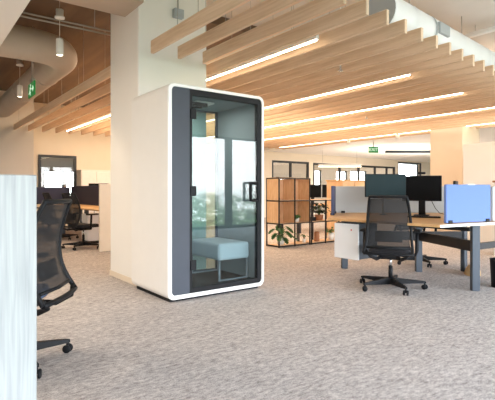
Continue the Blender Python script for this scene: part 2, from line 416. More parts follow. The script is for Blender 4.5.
# big white duct at upper right
dr = thing('round_duct', 'large white round duct running above the stepped baffle ends at upper right', 'duct', (4.55, 3.4, 3.3), math.radians(5.5))
MB().tube([(0, 0, 0), (15, 0, 0)], .25, 28, False).build('duct_pipe', M['ductw'], dr)
mb = MB(); mb.tube([(-.004, 0, 0), (.01, 0, 0)], .25, 28); mb.build('end_cap', M['ductc'], dr)
for x in (.55, 1.05, 2.0, 3.0, 4.0): MB().tube([(x, 0, 0), (x+.05, 0, 0)], .257, 28, False).build('duct_seam', M['ductc'] if x == 1.05 else M['ductw'], dr)
MB().box(1.12, 1.42, -.28, -.23, -.05, .1, .01).build('duct_grille', M['ductc'], dr)
for x in (.8, 2.5, 4.5): MB().tube([(x, 0, .25), (x, 0, ZC-3.3)], .006, 6).build('hanger_rod', M['steel'], dr)

# conduits, pendants, exit signs
cd = thing('ceiling_conduit', 'pair of thin grey conduits running across under the brown deck to the column', 'conduit', (1.6, 6.15, 3.3))
for z in (0, .05): MB().tube([(-.67, 0, z), (1.6, .0, z)], .012, 8).build('conduit_pipe', M['steel'], cd)
for x in (-.5, .45): MB().tube([(x, 0, .05), (x, 0, .45)], .006, 6).build('hanger_rod', M['steel'], cd)
cd2 = thing('ceiling_conduit', 'curved white conduit along the concrete beam at the top left', 'conduit', (1.5, 4.82, 3.5))
MB().tube([(-.56, 0, 0), (.2, 0, -.01), (.34, 0, .01), (.42, 0, .08), (.44, 0, .2), (.44, 0, .38)], .012, 8).build('conduit_pipe', M['lampw'], cd2)
def pendant(x, y, zb, ztop, label):
    o = thing('pendant_lamp', label, 'pendant lamp', (x, y, zb), 0, 'white cylinder pendants')
    mb = MB(); mb.lathe([(.034, .004), (.042, 0), (.044, .01), (.044, .195), (.04, .205), (.001, .207)], n=20); mb.build('shade', M['lampw'], o)
    MB().lathe([(.001, .006), (.035, .006)], n=16).build('bulb', M['bulb'], o)
    MB().tube([(0, 0, .2), (0, 0, ztop-zb)], .003, 6).build('cord', M['lampw'], o)
    mb = MB(); mb.lathe([(.001, -.0), (.06, .0), (.06, .02), (.045, .03), (.045, .11), (.001, .11)], (0, 0, ztop-zb), 16); mb.build('canopy', M['lampw'], o)
    MB().tube([(0, 0, ztop-zb+.1), (0, 0, 3.75-zb)], .004, 6).build('hanger_rod', M['steel'], o)
    L = bpy.data.lights.new('pendant_light', 'SPOT'); L.energy = 25; L.color = (1, .78, .52); L.spot_size = 1.4; L.spot_blend = .5; L.shadow_soft_size = .04
    lo = bpy.data.objects.new('pendant_light', L); lo.location = (x, y, zb-.02); C.objects.link(lo)
pendant(1.52, 5.86, 2.81, 3.27, 'white cylinder pendant lamp in front of the duct elbow, the larger of two')
pendant(1.6, 8.75, 2.78, 3.33, 'white cylinder pendant lamp beside the green exit sign, the smaller of two')
def txt(body, size, loc, rot, parent, mat, name='lettering', ext=.002):
    cu = bpy.data.curves.new(name, 'FONT'); cu.body = body; cu.size = size; cu.extrude = ext; cu.align_x = 'CENTER'; cu.align_y = 'CENTER'
    cu.materials.append(mat); o = bpy.data.objects.new(name, cu); C.objects.link(o); o.location = loc; o.rotation_euler = rot; o.parent = parent
    dg = bpy.context.evaluated_depsgraph_get(); dg.update(); me = bpy.data.meshes.new_from_object(o.evaluated_get(dg)); mo = bpy.data.objects.new(name, me); C.objects.link(mo); mo.location = loc; mo.rotation_euler = rot; mo.parent = parent
    bpy.data.objects.remove(o); return mo
# running-person pictogram exit sign, seen along its plane facing -X
es = thing('exit_sign', 'green exit sign hung on twin rods from the deck at upper left', 'exit sign', (1.6, 7.8, 2.63))
MB().box(-.012, .012, -.21, .21, 0, .22, .004, 1).build('sign_panel', M['green'], es)
mb = MB()
def q(a, b, w): mb.bar((-.014, a[0], a[1]), (-.014, b[0], b[1]), w, .004, (1, 0, 0))
# (y, z) stick of a running figure and an arrow; the -X face sees +Y on the left
mb.lathe([(.001, -.003), (.02, -.003), (.02, .003), (.001, .003)], (0, 0, 0), 12, Matrix.Translation((-.014, .02, .178)) @ Matrix.Rotation(PI/2, 4, 'Y'))
q((.03, .15), (.07, .095), .03); q((.035, .145), (-.015, .12), .014); q((.04, .14), (.09, .15), .014)
q((.07, .095), (.03, .06), .018); q((.03, .06), (.05, .025), .016); q((.07, .095), (.11, .06), .018); q((.11, .06), (.15, .06), .016)
q((-.06, .11), (-.17, .11), .022); q((-.17, .11), (-.12, .15), .02); q((-.17, .11), (-.12, .07), .02)
mb.build('pictogram', M['signw'], es)
for y in (-.09, .0): MB().tube([(0, y, .26), (0, y, 1.1)], .008, 6).build('hanger_rod', M['steel'], es)
MB().box(-.03, .03, -.12, .04, .22, .27, .005, 1).build('mounting_box', M['steel'], es)
es2 = thing('exit_sign', 'small green EXIT sign hanging under the far white ceiling above the monitors', 'exit sign', (12.4, 9.4, 2.38), math.radians(-30))
MB().box(-.17, .17, -.012, .012, 0, .2, .004, 1).build('sign_panel', M['green'], es2)
txt('EXIT', .15, (0, -.015, .1), (PI/2, 0, 0), es2, M['signw'])
MB().tube([(0, 0, .2), (0, 0, .372)], .015, 8).build('hanger_rod', M['steel'], es2)
# spot lights and sprinklers
def spot(x, y, label):
    o = thing('ceiling_spotlight', label, 'spotlight', (x, y, 2.56), 0, 'small spotlights under the far baffles')
    MB().lathe([(.001, 0), (.05, 0), (.055, .01), (.055, .13), (.02, .14)], n=16).build('shade', M['lampw'], o)
    MB().tube([(0, 0, .13), (0, 0, .19)], .02, 8).build('stem', M['lampw'], o)
spot(10.9, 9.2, 'small white spotlight, the one left of the far exit sign')
spot(10.9, 7.45, 'small white spotlight, the one right of the far exit sign')
def sprinkler(x, y, z, label):
    o = thing('sprinkler_head', label, 'sprinkler', (x, y, z), 0, 'sprinklers among the baffles')
    MB().lathe([(.001, -.004), (.035, -.004), (.035, .0), (.012, .01), (.014, .05)], n=14).build('deflector', M['chrome'], o)
    MB().tube([(0, 0, .05), (0, 0, ZC-z)], .01, 8).build('drop_pipe', M['lampw'], o)
sprinkler(BX+P*6.5, 3.92, 2.69, 'chrome sprinkler head left of the second linear light end')
sprinkler(BX+P*16.5, 6.2, 2.69, 'chrome sprinkler head between the third and fourth linear lights')
lp = thing('hanging_linear_lamp', 'white hanging linear lamp above the large duct at the upper right corner', 'pendant lamp', (7.6, 3.3, 3.72))
MB().box(-.05, .05, -1.2, .55, 0, .07, .01).build('housing', M['lampw'], lp)
for y in (-.9, .4): MB().tube([(0, y, .06), (0, y, ZC-3.72)], .004, 6).build('suspension_cable', M['steel'], lp)
def farlamp(x, y, L, z, rz, mat, label):
    o = thing('hanging_linear_lamp', label, 'pendant lamp', (x, y, z), rz)
    MB().box(-L/2, L/2, -.06, .06, 0, .09, .01).build('housing', mat, o)
    MB().box(-L/2+.02, L/2-.02, -.05, .05, -.012, .001).build('diffuser', M['led'] if mat is M['lampw'] else M['lampw'], o)
    for s in (-.4, .4): MB().tube([(s*L, 0, .09), (s*L, 0, 2.75-z if x > 11.75 else ZC-z)], .004, 6).build('suspension_cable', M['steel'], o)
farlamp(12.9, 11.3, 1.6, 2.02, math.radians(-37), M['lampw'], 'pale hanging linear lamp in front of the far windows, left of the exit sign')
farlamp(14.0, 8.9, 2.0, 2.42, math.radians(-37), M['char'], 'dark hanging linear lamp under the far ceiling, right of the exit sign')
jb = thing('wall_box', 'small grey box fixed high on the white column behind the first baffle', 'junction box', (2.69, CY0, 3.27))
MB().box(-.065, .065, -.07, 0, 0, .11, .008).build('cover', M['ductc'], jb)
MB().tube([(0, -.03, .11), (0, -.03, .6)], .008, 6).build('conduit_pipe', M['steel'], jb)

# ------------------------------------------------------------------ office chair (faces +Y locally)
def make_chair(label, group, seatmat, base_rot=0, loc=(0, 0, 0), rz=0):
    t = thing('office_chair', label, 'office chair', loc, rz, group)
    mb = MB(); mb.lathe([(.001, .055), (.035, .055), (.05, .075), (.05, .115), (.03, .13), (.001, .13)], n=16)
    hub = mb.build('star_base', M['black'], t)
    for k in range(5):
        a = base_rot+2*PI*k/5; d = Vector((math.cos(a), math.sin(a), 0)); p = d.cross(Vector((0, 0, 1)))
        mb = MB(); n0 = 0
        sec = [(.03, .024, .05, .125), (.2, .02, .062, .11), (.36, .016, .07, .097), (.39, .012, .072, .09)]
        rows = [[mb.bm.verts.new(d*r+p*s*w+Vector((0, 0, z))) for s, z in ((-1, z0), (1, z0), (.8, z1), (-.8, z1))] for r, w, z0, z1 in sec]
        for A, Bq in zip(rows, rows[1:]):
            for j in range(4): mb.bm.faces.new((A[j], A[(j+1) % 4], Bq[(j+1) % 4], Bq[j]))
        mb.bm.faces.new(rows[0][::-1]); mb.bm.faces.new(rows[-1])
        mb.build('base_leg', M['black'], hub)
        c = d*.375; tr = Matrix.Translation(c) @ Matrix.Rotation(a+.9, 4, 'Z') @ Matrix.Rotation(PI/2, 4, 'Y')
        mb = MB()
        for s in (-.019, .019):
            mb.lathe([(.001, s-.009), (.024, s-.009), (.029, s-.004), (.029, s+.004), (.024, s+.009), (.001, s+.009)], (-.029, 0, 0), 14, tr)
        mb.tube([c+Vector((0, 0, .03)), c+Vector((0, 0, .075))], .011, 8)
        mb.build('caster', M['black'], hub)
    MB().tube([(0, 0, .12), (0, 0, .26)], .024, 12).build('gas_lift', M['black'], t)
    MB().tube([(0, 0, .25), (0, 0, .36)], .015, 12).build('lift_piston', M['chrome'], t)
    MB().box(-.11, .11, -.17, .12, .355, .405, .015).build('tilt_mechanism', M['black'], t)
    # seat
    def seat(u, v):
        x = (u-.5)*2; y = (v-.5)*2
        r = max(abs(x), abs(y)); 
        s = 1-.1*(x*x*y*y)
        X = .245*x*s; Y = .02+.235*y*s
        Z = .475-.03*max(0, y)**3 + .012*x*x - (.04*max(0, (r-.86)/.14)**2)
        return (X, Y, Z)
    mb = MB(); mb.grid(seat, 14, 14)
    g = bmesh.ops.extrude_face_region(mb.bm, geom=list(mb.bm.faces))
    for v in [e for e in g['geom'] if isinstance(e, bmesh.types.BMVert)]:
        v.co = Vector((v.co.x*.93, .02+(v.co.y-.02)*.93, .412))
    sc = mb.build('seat', seatmat, t)
    # back: S curve with a flared bottom
    def prof(w):      # w 0 bottom..1 top -> y, z, half width
        z = .44+.625*w
        y = -.285-.085*(1-w)**4*1.0-.065*w**2.2+.02*math.sin(w*PI)
        hw = .245-.02*w-.03*w**3
        if w < .25: hw += .012*(1-w/.25)
        return y, z, hw
    def backpt(u, w):
        y, z, hw = prof(w); s = (u-.5)*2
        return (hw*s, y+.045*s*s*(.4+.6*math.sin(max(.05, w)*PI)), z)
    mb = MB(); mb.grid(lambda u, v: backpt(.04+.92*u, .1+.87*v), 12, 16)
    mb.build('backrest_mesh', M['meshf'], t)
    loop = [backpt(0, w/14) for w in range(15)] + [backpt(u/8, 1) for u in range(1, 8)] + [backpt(1, 1-w/14) for w in range(15)] + [backpt(1-u/8, 0) for u in range(1, 9)]
    mb = MB(); mb.tube(loop, .017, 8)
    mb.tube([backpt(.04, .1), backpt(.5, .1), backpt(.96, .1)], .012, 8)
    fr = mb.build('back_frame', M['black'], t)
    mb = MB(); mb.grid(lambda u, v: tuple(Vector(backpt(.2+.6*u, .2+.18*v))+Vector((0, .02, 0))), 8, 4); mb.build('lumbar_pad', M['black'], fr)
    # carrier bars from the mechanism to the frame bottom
    for s in (-1, 1):
        mb = MB(); mb.tube([(s*.08, -.12, .385), (s*.13, -.26, .37), (s*.19, -.345, .41), (s*.235, -.335, .47)], [.02, .02, .017, .015], 8)
        mb.build('back_carrier', M['black'], t)
        mb = MB(); mb.tube([(s*.12, .0, .385), (s*.27, -.02, .40), (s*.29, -.04, .46), (s*.29, -.03, .655)], [.018, .018, .02, .018], 8)
        arm = mb.build('armrest', M['black'], t)
        MB().box(s*.29-.042, s*.29+.042, -.13, .12, .655, .685, .012, 2).build('arm_pad', M['black'], arm)
    return t
dang = math.atan2(.447, .894)
chairA = make_chair('black mesh back office chair pushed up to the desk with the white hanging pedestal', 'black task chairs', M['seatl'], .2, (4.485, 3.16, 0), dang-PI/2+.07)
# foreground chair: back points to (cos -30, sin -30)
a = math.radians(-37); rzl = a+PI/2
chairB = make_chair('dark office chair with slate blue seat half hidden by the whitewashed cabinet in front', 'black task chairs', M['seatf'], math.radians(-3)-rzl, (.53, 3.30, 0), rzl)
for (x, y, rz, lab) in ((2.78, 9.0, -1.25, 'black office chair in the left room next to the cream desk end panel'),
                        (2.85, 10.9, -1.5, 'black office chair in the left room, middle of three along the desk row'),
                        (2.82, 12.5, -1.6, 'black office chair in the left room, furthest of three along the desk row')):
    dup(chairA, (x, y, 0), rz, lab, 'black task chairs')
dup(chairA, (6.35, 3.95, 0), math.radians(150), 'black office chair standing behind the desk cluster, seen only under the worktop', 'black task chairs')

# ------------------------------------------------------------------ foreground cabinet
cab = thing('storage_cabinet', 'whitewashed ash storage cabinet with vertical grain at the left front corner', 'cabinet', (-.3, 1.62, 0))
MB().box(-.65, .648, .0, .42, 0, 1.19, .003, 1).build('carcass', M['ash'], cab)

# ------------------------------------------------------------------ desk cluster
TZ = .78
D = Vector((.605, .797, 0)); R = Vector((.797, -.605, 0))
desk = thing('office_desk', 'large angular oak worktop desk with white edge and dark steel legs at right', 'desk', (5.2, 3.4, 0))
O = Vector((5.2, 3.4, 0))
poly = [(4.33, 3.99), (4.38, 2.49), (6.6, 2.1), (6.95, 3.6), (5.4, 4.83)]
mb = MB(); mb.prism([(x-O.x, y-O.y) for x, y in poly], TZ-.028, TZ, 1, 0)
mb.build('worktop', [M['pedlt'], M['oak']], desk)
legs = [(5.13, 2.5), (5.08, 4.36), (5.7, 3.56), (6.25, 3.2)]
for x, y in legs:
    mb = MB(); m = Matrix.Translation((x-O.x, y-O.y, 0)) @ Matrix.Rotation(math.radians(-37 if x < 6 else 0), 4, 'Z')
    mb.box(-.045, .045, -.03, .03, .0, TZ-.028, .006, 1, m); lg = mb.build('leg', M['char'], desk)
mb = MB()
for a_, b_ in ((0, 2), (2, 1), (2, 3)):
    p, q_ = legs[a_], legs[b_]; mb.bar((p[0]-O.x, p[1]-O.y, .5), (q_[0]-O.x, q_[1]-O.y, .5), .05, .12)
mb.bar((legs[0][0]-O.x, legs[0][1]-O.y, .5), (6.5-O.x, 2.35-O.y, .5), .05, .07)
mb.build('cable_beam', M['blackm'], desk)
mb = MB(); mb.bar((-.0, .15, .69), (-.07, -.85, .69), .08, .04); mb.bar((0, .15, .69), (.9, -.5, .69), .08, .04); mb.build('cross_rail', M['blackm'], desk)
ped = thing('hanging_pedestal', 'white drawer pedestal hanging under the left end of the oak desk', 'pedestal', (4.41, 3.74, .285))
MB().box(.0, .36, -.185, .19, .0, .445, .008).build('case', M['char'], ped)['label'] = 'grey blue case'
MB().box(-.022, -.001, -.19, .195, -.005, .435, .006).build('drawer_front', M['pedw'], ped)['label'] = 'white front'
MB().box(-.025, -.0225, -.09, -.075, .35, .37).build('logo_mark', M['red'], ped)['label'] = 'small red mark'
for y in (-.12, .12): MB().box(.06, .28, y-.015, y+.015, .445, .467).build('hanger_rail', M['char'], ped)
def panel(a, b, z0, z1, mat, label, name='desk_screen', clamps=True, th=.035):
    a, b = Vector((*a, 0)), Vector((*b, 0)); L = (b-a).length; ang = math.atan2(b.y-a.y, b.x-a.x)
    o = thing(name, label, 'desk screen', ((a+b)/2).to_tuple()[:2]+(z0,), ang)
    MB().box(-L/2, L/2, -th/2, th/2, 0.004, z1-z0, .008, 2).build('fabric_panel', mat, o)
    if clamps:
        for s in (-.42, .42): MB().box(s*L-.03, s*L+.03, -th/2-.012, th/2+.012, 0, .035, .004, 1).build('clamp', M['black'], o)
    return o
panel((5.34, 4.82), (6.9, 3.63), TZ, 1.2, M['fgrey'], 'pale grey fabric desk screen along the back of the oak desk behind the monitors')
panel((4.82, 4.36), (5.27, 4.72), TZ, 1.2, M['fnavy'], 'dark blue fabric desk screen at the far left end of the oak desk')
pn = panel((4.6, 2.56), (5.33, 2.435), TZ, 1.2, M['fblue'], 'light blue fabric desk screen at the near right end of the oak desk')
MB().box(-.02, .09, -.022, .022, .415, .428, .002, 1).build('top_clip', M['pedw'], pn)
panel((5.37, 2.43), (6.5, 2.23), TZ, 1.18, M['fgrey'], 'pale grey desk screen cut by the right edge of the photo beside the blue screen')

def monitor(px, py, w, h, zb, ang, mat, label, stand, back=False):
    o = thing('computer_monitor', label, 'monitor', (px, py, TZ), ang)
    zb -= TZ
    MB().box(-w/2, w/2, -.012, .02, zb, zb+h, .006, 2).build('screen_housing', M['black'], o)
    MB().box(-w/2+.008, w/2-.008, -.0145, -.0125, zb+.012, zb+h-.008).build('display', mat, o)
    if stand == 'arm':
        mb = MB(); mb.lathe([(.05, 0), (.05, .015), (.02, .02), (.016, .3)], (.02, .17, 0), 14)
        mb.tube([(.02, .17, .29), (.1, .13, .34), (.0, .03, zb+h/2)], .016, 8); mb.build('monitor_arm', M['steel'], o)
    else:
        mb = MB(); mb.box(-.1, .1, -.08, .1, 0.001, .014, .005, 1); mb.box(-.045, .045, .03, .06, .01, zb+.08, .006, 1); mb.build('stand', M['black'], o)
    return o
view = math.radians(-37.2)
m1 = monitor(5.36, 3.86, .575, .325, 1.04, view, M['screen'], 'dark teal computer monitor above the black mesh chair on the oak desk', 'arm')
m2 = monitor(5.76, 3.55, .52, .355, .985, view-math.radians(27), M['screenb'], 'black computer monitor with a webcam on top left of the light blue screen', 'stand')
MB().box(-.05, .05, -.02, .02, .58, .612, .006, 2).build('webcam', M['black'], m2)
kb = thing('keyboard', 'black keyboard lying on the oak desk in front of the webcam monitor', 'keyboard', (5.38, 3.28, TZ), view-.45)
mb = MB(); mb.box(-.2, .2, -.065, .065, 0.001, .016, .005, 1); mb.build('case', M['black'], kb)
mb = MB()
for r in range(5):
    for c in range(14): mb.box(-.19+c*.0273, -.19+c*.0273+.022, -.058+r*.0235, -.058+r*.0235+.019, .016, .021)
mb.build('keys', M['blackm'], kb)
ms = thing('computer_mouse', 'black computer mouse on the oak desk beside the keyboard', 'mouse', (5.5, 3.02, TZ), view)
mb = MB(); mb.grid(lambda u, v: (.032*math.cos(2*PI*u)*math.cos(v*PI/2), .055*math.sin(2*PI*u)*math.cos(v*PI/2), .001+.034*math.sin(v*PI/2)), 16, 6); mb.build('shell', M['black'], ms)
cb = thing('monitor_cable', 'thin black cables looping down from the webcam monitor to the oak desk', 'cable', (5.9, 3.5, TZ))
for dx in (-.16, .2):
    MB().tube([(dx*.4, .05, .24), (dx*.8, .02, .1), (dx, -.02, .03), (dx*1.5, -.06, .006)], .005, 6).build('cord', M['black'], cb)
m3 = monitor(6.32, 3.36, .4, .29, .98, view+PI+1.05, M['screenb'], 'black monitor top showing over the blue screen in front of the pale pillar', 'stand')
bag = thing('paper_bag', 'tan paper bag lying on the carpet under the desk beside the near leg', 'bag', (6.1, 3.0, 0), .4)
mb = MB()
mb.grid(lambda u, v: (.19*math.cos(2*PI*u)*(1-.25*v)*(1+.06*math.sin(u*40)), .1*math.sin(2*PI*u)*(1-.5*v*v)*(1+.08*math.sin(u*31)), .002+.13*v*(1+.1*math.sin(u*23))), 24, 6)
mb.build('bag_body', M['paper'], bag)
MB().tube([(-.08, .01, .11), (-.05, .01, .18), (.05, .01, .18), (.08, .01, .11)], .006, 6).build('handle', M['paper'], bag)
bn = thing('waste_bin', 'black waste bin on the carpet under the desk at the right edge', 'waste bin', (5.56, 2.42, 0))
MB().lathe([(.001, .004), (.09, 0), (.105, .32), (.11, .33), (.1, .33), (.086, .012), (.001, .012)], n=24).build('bin_body', M['black'], bn)
wc = thing('wooden_cabinet', 'white cabinet with a brown wooden top behind the blue screen by the right edge', 'cabinet', (8.3, 2.85, 0))
MB().box(-.25, .25, -.9, .75, 0, 1.27, .004, 1).build('carcass', M['board'], wc); MB().box(-.27, .27, -.92, .77, 1.27, 1.3, .004, 1).build('top', M['terra'], wc)
wc = thing('wooden_cabinet', 'oak cabinet standing beyond the grey screen below the far windows', 'cabinet', (8.92, 7.6, 0))
MB().box(-.45, .45, -.25, .25, .0, 1.36, .004, 1).build('carcass', M['shelfwood'], wc); MB().box(-.47, .47, -.27, .27, 1.36, 1.39, .004, 1).build('top', M['oak'], wc)
for s in (-.225, .225):
    d_ = MB().box(s-.215, s+.215, -.272, -.251, .05, 1.33, .003, 1).build('door', M['shelfwood'], wc)
    MB().box(s*.2-.01, s*.2+.01, -.29, -.273, .7, .9).build('handle', M['black'], d_)

# ------------------------------------------------------------------ shelving unit
SX, SY0, SY1 = 5.86, 6.68, 7.08
def shelf_unit(x0, nb, nr, w, label, backs):
    o = thing('shelving_unit', label, 'shelf', (x0, SY0, 0)); d = SY1-SY0; T = .022; H = .455
    for i in range(nb+1):
        for y in (0, d-T): MB().box(i*w-T/2, i*w+T/2, y, y+T, 0, nr*H+T).build('post', M['blackm'], o)
    for j in range(nr+1):
        z = j*H+(.012 if j == 0 else 0)
        mb = MB()
        for y in (0, d-T): mb.box(T/2, nb*w-T/2, y+.001, y+T-.001, z, z+T-.002)
        for i in range(nb+1): mb.box(i*w-T/2+.002, i*w+T/2-.002, T, d-T, z, z+T-.002)
        fr = mb.build('rail', M['blackm'], o)
        MB().box(T/2+.002, nb*w-T/2-.002, T+.001, d-T-.001, z+.004, z+T+.004).build('shelf_board', M['shelfwood'], o)
    for (i, j) in backs:
        MB().box(i*w+T/2+.003, (i+1)*w-T/2-.003, d-T-.018, d-T-.004, j*H+T+.006, (j+1)*H-.004).build('back_panel', M['shelfwood'], o)
    return o
u1 = shelf_unit(SX, 2, 3, .425, 'tall black framed oak shelving unit with three tiers right of the booth', [(0, 1), (1, 1), (0, 2), (1, 2)])
for j in (1, 2): MB().box(-.008, .006, .025, .375, j*.455+.028, (j+1)*.455-.003).build('side_panel', M['shelfwood'], u1)
for i in (1, 2):
    for j in (1, 2): MB().box(i*.425-.008, i*.425+.006, .025, .375, j*.455+.028, (j+1)*.455-.003).build('side_panel', M['shelfwood'], u1)
u2 = shelf_unit(SX+.9, 3, 2, .425, 'low black framed open shelving unit with two tiers beside the taller one', [])

def leaf(mb, base_, tip, width, lobes, droop=.04):
    b_, t = Vector(base_), Vector(tip); d = t-b_; L = d.length; dn = d.normalized(); side = dn.cross(Vector((0, 0, 1)))
    side = side.normalized() if side.length > .01 else Vector((1, 0, 0)); up = side.cross(dn)
    n = 10; mid = []; l = []; r = []
    for k in range(n+1):
        s = k/n; w = width*(math.sin(PI*min(1, s*.93+.07))**.75)
        if lobes and k % 2 == 1 and 1 < k < n-1: w *= .55
        p = b_+d*s-up*(droop*s*s)
        mid.append(mb.bm.verts.new(p)); l.append(mb.bm.verts.new(p+side*w+up*(.15*w))); r.append(mb.bm.verts.new(p-side*w+up*(.15*w)))
    for k in range(n):
        for A in (l, r):
            f = mb.bm.faces.new((mid[k], mid[k+1], A[k+1], A[k])); f.smooth = True
def plant(name, label, loc, pr, ph, potm, leaves, lm, lobes, lw):
    o = thing(name, label, 'plant', loc)
    MB().lathe([(.001, 0), (pr*.8, 0), (pr, ph), (pr*.88, ph), (pr*.85, ph*.8), (.001, ph*.8)], n=20).build('pot', potm, o)
    MB().lathe([(.001, ph*.86), (pr*.87, ph*.84)], n=16).build('soil', M['soil'], o)
    st = MB(); lf = MB()
    for (ax, el, ln, ll) in leaves:
        d = Vector((math.cos(ax)*math.cos(el), math.sin(ax)*math.cos(el), math.sin(el)))
        p0 = Vector((0, 0, ph*.8)); p1 = p0+Vector((d.x*ln*.4, d.y*ln*.4, d.z*ln*.8)); p2 = p0+d*ln
        st.tube([p0, p1, p2], [.006*lw/.07+.001, .005*lw/.07+.001, .003*lw/.07+.001], 5)
        h = Vector((math.cos(ax), math.sin(ax), -.35)).normalized()
        leaf(lf, p2, p2+h*ll, lw, lobes, ll*.25)
    st.build('stems', M['stemm'], o); lf.build('foliage', lm, o, False)
    return o
rnd = random.Random(3)
plant('monstera_plant', 'large green monstera plant in a white pot at the corner of the tall shelving unit', (SX+.13, SY0+.12, .05), .085, .13, M['pot'],
      [(math.radians(a_), math.radians(e), l_, q_) for a_, e, l_, q_ in ((200, 40, .2, .2), (235, 62, .26, .19), (265, 45, .24, .22), (290, 66, .28, .2), (320, 36, .26, .2), (215, 76, .3, .2), (345, 60, .24, .18), (180, 55, .26, .18), (300, 20, .22, .2), (250, 15, .2, .2), (350, 28, .2, .18), (225, 25, .24, .2))],
      M['leaf'], True, .075)
plant('potted_plant', 'small green plant in a white pot on the middle shelf of the tall unit', (SX+.56, SY0+.12, .483), .07, .085, M['pot'],
      [(rnd.uniform(0, 6.28), rnd.uniform(.5, 1.3), rnd.uniform(.05, .1), rnd.uniform(.05, .09)) for _ in range(30)], M['leaf2'], False, .022)
plant('potted_plant', 'little sprig in a small white vase on the bottom shelf beside the unit joint', (SX+.77, SY0+.1, .042), .04, .08, M['pot'],
      [(rnd.uniform(0, 6.28), rnd.uniform(.8, 1.4), rnd.uniform(.08, .14), rnd.uniform(.04, .06)) for _ in range(12)], M['leaf2'], False, .016)
plant('potted_plant', 'dark bushy plant in a brown pot on top of the low shelving unit', (SX+1.32, SY0+.2, .485), .1, .12, M['terra'],
      [(rnd.uniform(0, 6.28), rnd.uniform(.6, 1.45), rnd.uniform(.1, .3), rnd.uniform(.09, .14)) for _ in range(40)], M['leaf3'], False, .035)
plant('trailing_plant', 'low trailing plant under the middle board of the low shelving unit', (SX+1.62, SY0+.12, .042), .07, .16, M['pot'],
      [(rnd.uniform(0, 6.28), rnd.uniform(.5, 1.4), rnd.uniform(.08, .18), rnd.uniform(.06, .1)) for _ in range(26)], M['leaf2'], False, .02)
vs = thing('brown_vase', 'brown cylindrical vase on the bottom shelf of the low shelving unit', 'vase', (SX+1.19, SY0+.14, .042))
MB().lathe([(.001, 0), (.055, 0), (.06, .03), (.058, .18), (.05, .19), (.05, .2), (.042, .2), (.045, .02), (.001, .02)], n=20).build('vase_body', M['terra'], vs)
vs = thing('small_ornament', 'small black ornament on the top tier of the tall shelving unit', 'ornament', (SX+.08, SY0+.13, .938))
MB().lathe([(.001, 0), (.035, 0), (.04, .03), (.022, .065), (.014, .09), (.02, .105), (.012, .12), (.001, .122)], n=16).build('ornament_body', M['black'], vs)
bx = thing('storage_box', 'flat dark box on the middle board of the low shelving unit', 'box', (SX+1.02, SY0+.18, .483))
MB().box(-.09, .09, -.1, .1, 0, .06, .006, 1).build('box_body', M['black'], bx); MB().box(-.094, .094, -.104, .104, .0605, .08, .005, 1).build('lid', M['black'], bx)
# desk beyond the low shelf
d2 = thing('office_desk', 'oak desk with dark monitors beyond the low shelving unit', 'desk', (9.35, 8.95, 0))
MB().box(-1.2, 1.2, -.4, .4, .72, .75, .004, 1).build('worktop', M['oak'], d2)
for x in (-1.1, 1.1):
    for y in (-.35, .35): MB().box(x-.03, x+.03, y-.03, y+.03, 0, .72).build('leg', M['char'], d2)
TZs = TZ; TZ = .75
monitor(9.02, 8.85, .6, .36, .93, 0, M['screenb'], 'black monitor beyond the low shelving unit, nearer the tall unit', 'stand')
monitor(9.68, 8.85, .6, .36, .93, 0, M['screenb'], 'black monitor beyond the low shelving unit, nearer the dark blue screen', 'stand')
TZ = TZs

# ------------------------------------------------------------------ left room
dk = thing('office_desk', 'long oak desk row in the left room behind the three black chairs', 'desk', (3.42, 10.85, 0))
MB().box(-.33, .42, -2.5, 2.64, .71, .74, .004, 1).build('worktop', M['oak'], dk)
for y in (-.9, .9, 2.4):
    for x in (-.27, .27): MB().box(x-.03, x+.03, y-.03, y+.03, 0, .71).build('leg', M['char'], dk)
ep = thing('desk_end_panel', 'cream desk end panel standing at the left edge of the white column', 'desk panel', (3.3, 8.27, 0))
MB().box(-.46, .5, -.02, .02, 0, 1.25, .004, 1).build('board', M['cream'], ep)
panel((3.80, 8.4), (3.80, 10.7), .745, 1.25, M['fdark'], 'dark desk screen along the left room desk row, part nearest the column')
panel((3.80, 10.76), (3.80, 13.4), .745, 1.25, M['fdark'], 'dark desk screen along the left room desk row, part furthest from the column')
panel((2.8, 13.44), (3.77, 13.44), .745, 1.22, M['fdark'], 'dark desk screen closing the far end of the left room desk row')
pd = thing('drawer_pedestal', 'white drawer pedestal on the floor under the left room desk row', 'pedestal', (3.36, 9.95, 0))
MB().box(-.25, .25, -.2, .2, .04, .62, .008).build('case', M['pedw'], pd)
for z in (.06, .25, .44): MB().box(-.265, -.251, -.19, .19, z, z+.17, .004, 1).build('drawer', M['pedw'], pd)
MB().box(-.22, .22, -.17, .17, 0, .04).build('plinth', M['black'], pd)
TZ = .74
monitor(4.2, 12.3, .5, .3, 1.02, math.radians(-20), M['screenb'], 'black monitor showing above the dark screens in the left room', 'stand')
TZ = TZs
dk2 = thing('office_desk', 'oak desk behind the dark screens in the left room', 'desk', (4.25, 11.6, 0))
MB().box(-.38, .38, -1.5, 1.5, .71, .74, .004, 1).build('worktop', M['oak'], dk2)
for y in (-1.4, 1.4):
    for x in (-.3, .3): MB().box(x-.03, x+.03, y-.03, y+.03, 0, .71).build('leg', M['char'], dk2)
lk = thing('locker_bank', 'white low locker bank with small door tops along the far wall of the left room', 'lockers', (5.4, 14.2, 0))
MB().box(-1.15, 1.6, -.22, .25, .0, 1.76, .004, 1).build('carcass', M['board'], lk)
for k in range(6):
    for z0, z1 in ((.06, .86), (.9, 1.7)):
        d_ = MB().box(-1.13+.45*k, -1.13+.45*k+.43, -.24, -.221, z0, z1, .004, 1).build('door', M['board'], lk)
        MB().box(-1.13+.45*k+.36, -1.13+.45*k+.38, -.255, -.241, (z0+z1)/2-.05, (z0+z1)/2+.05).build('handle', M['steel'], d_)

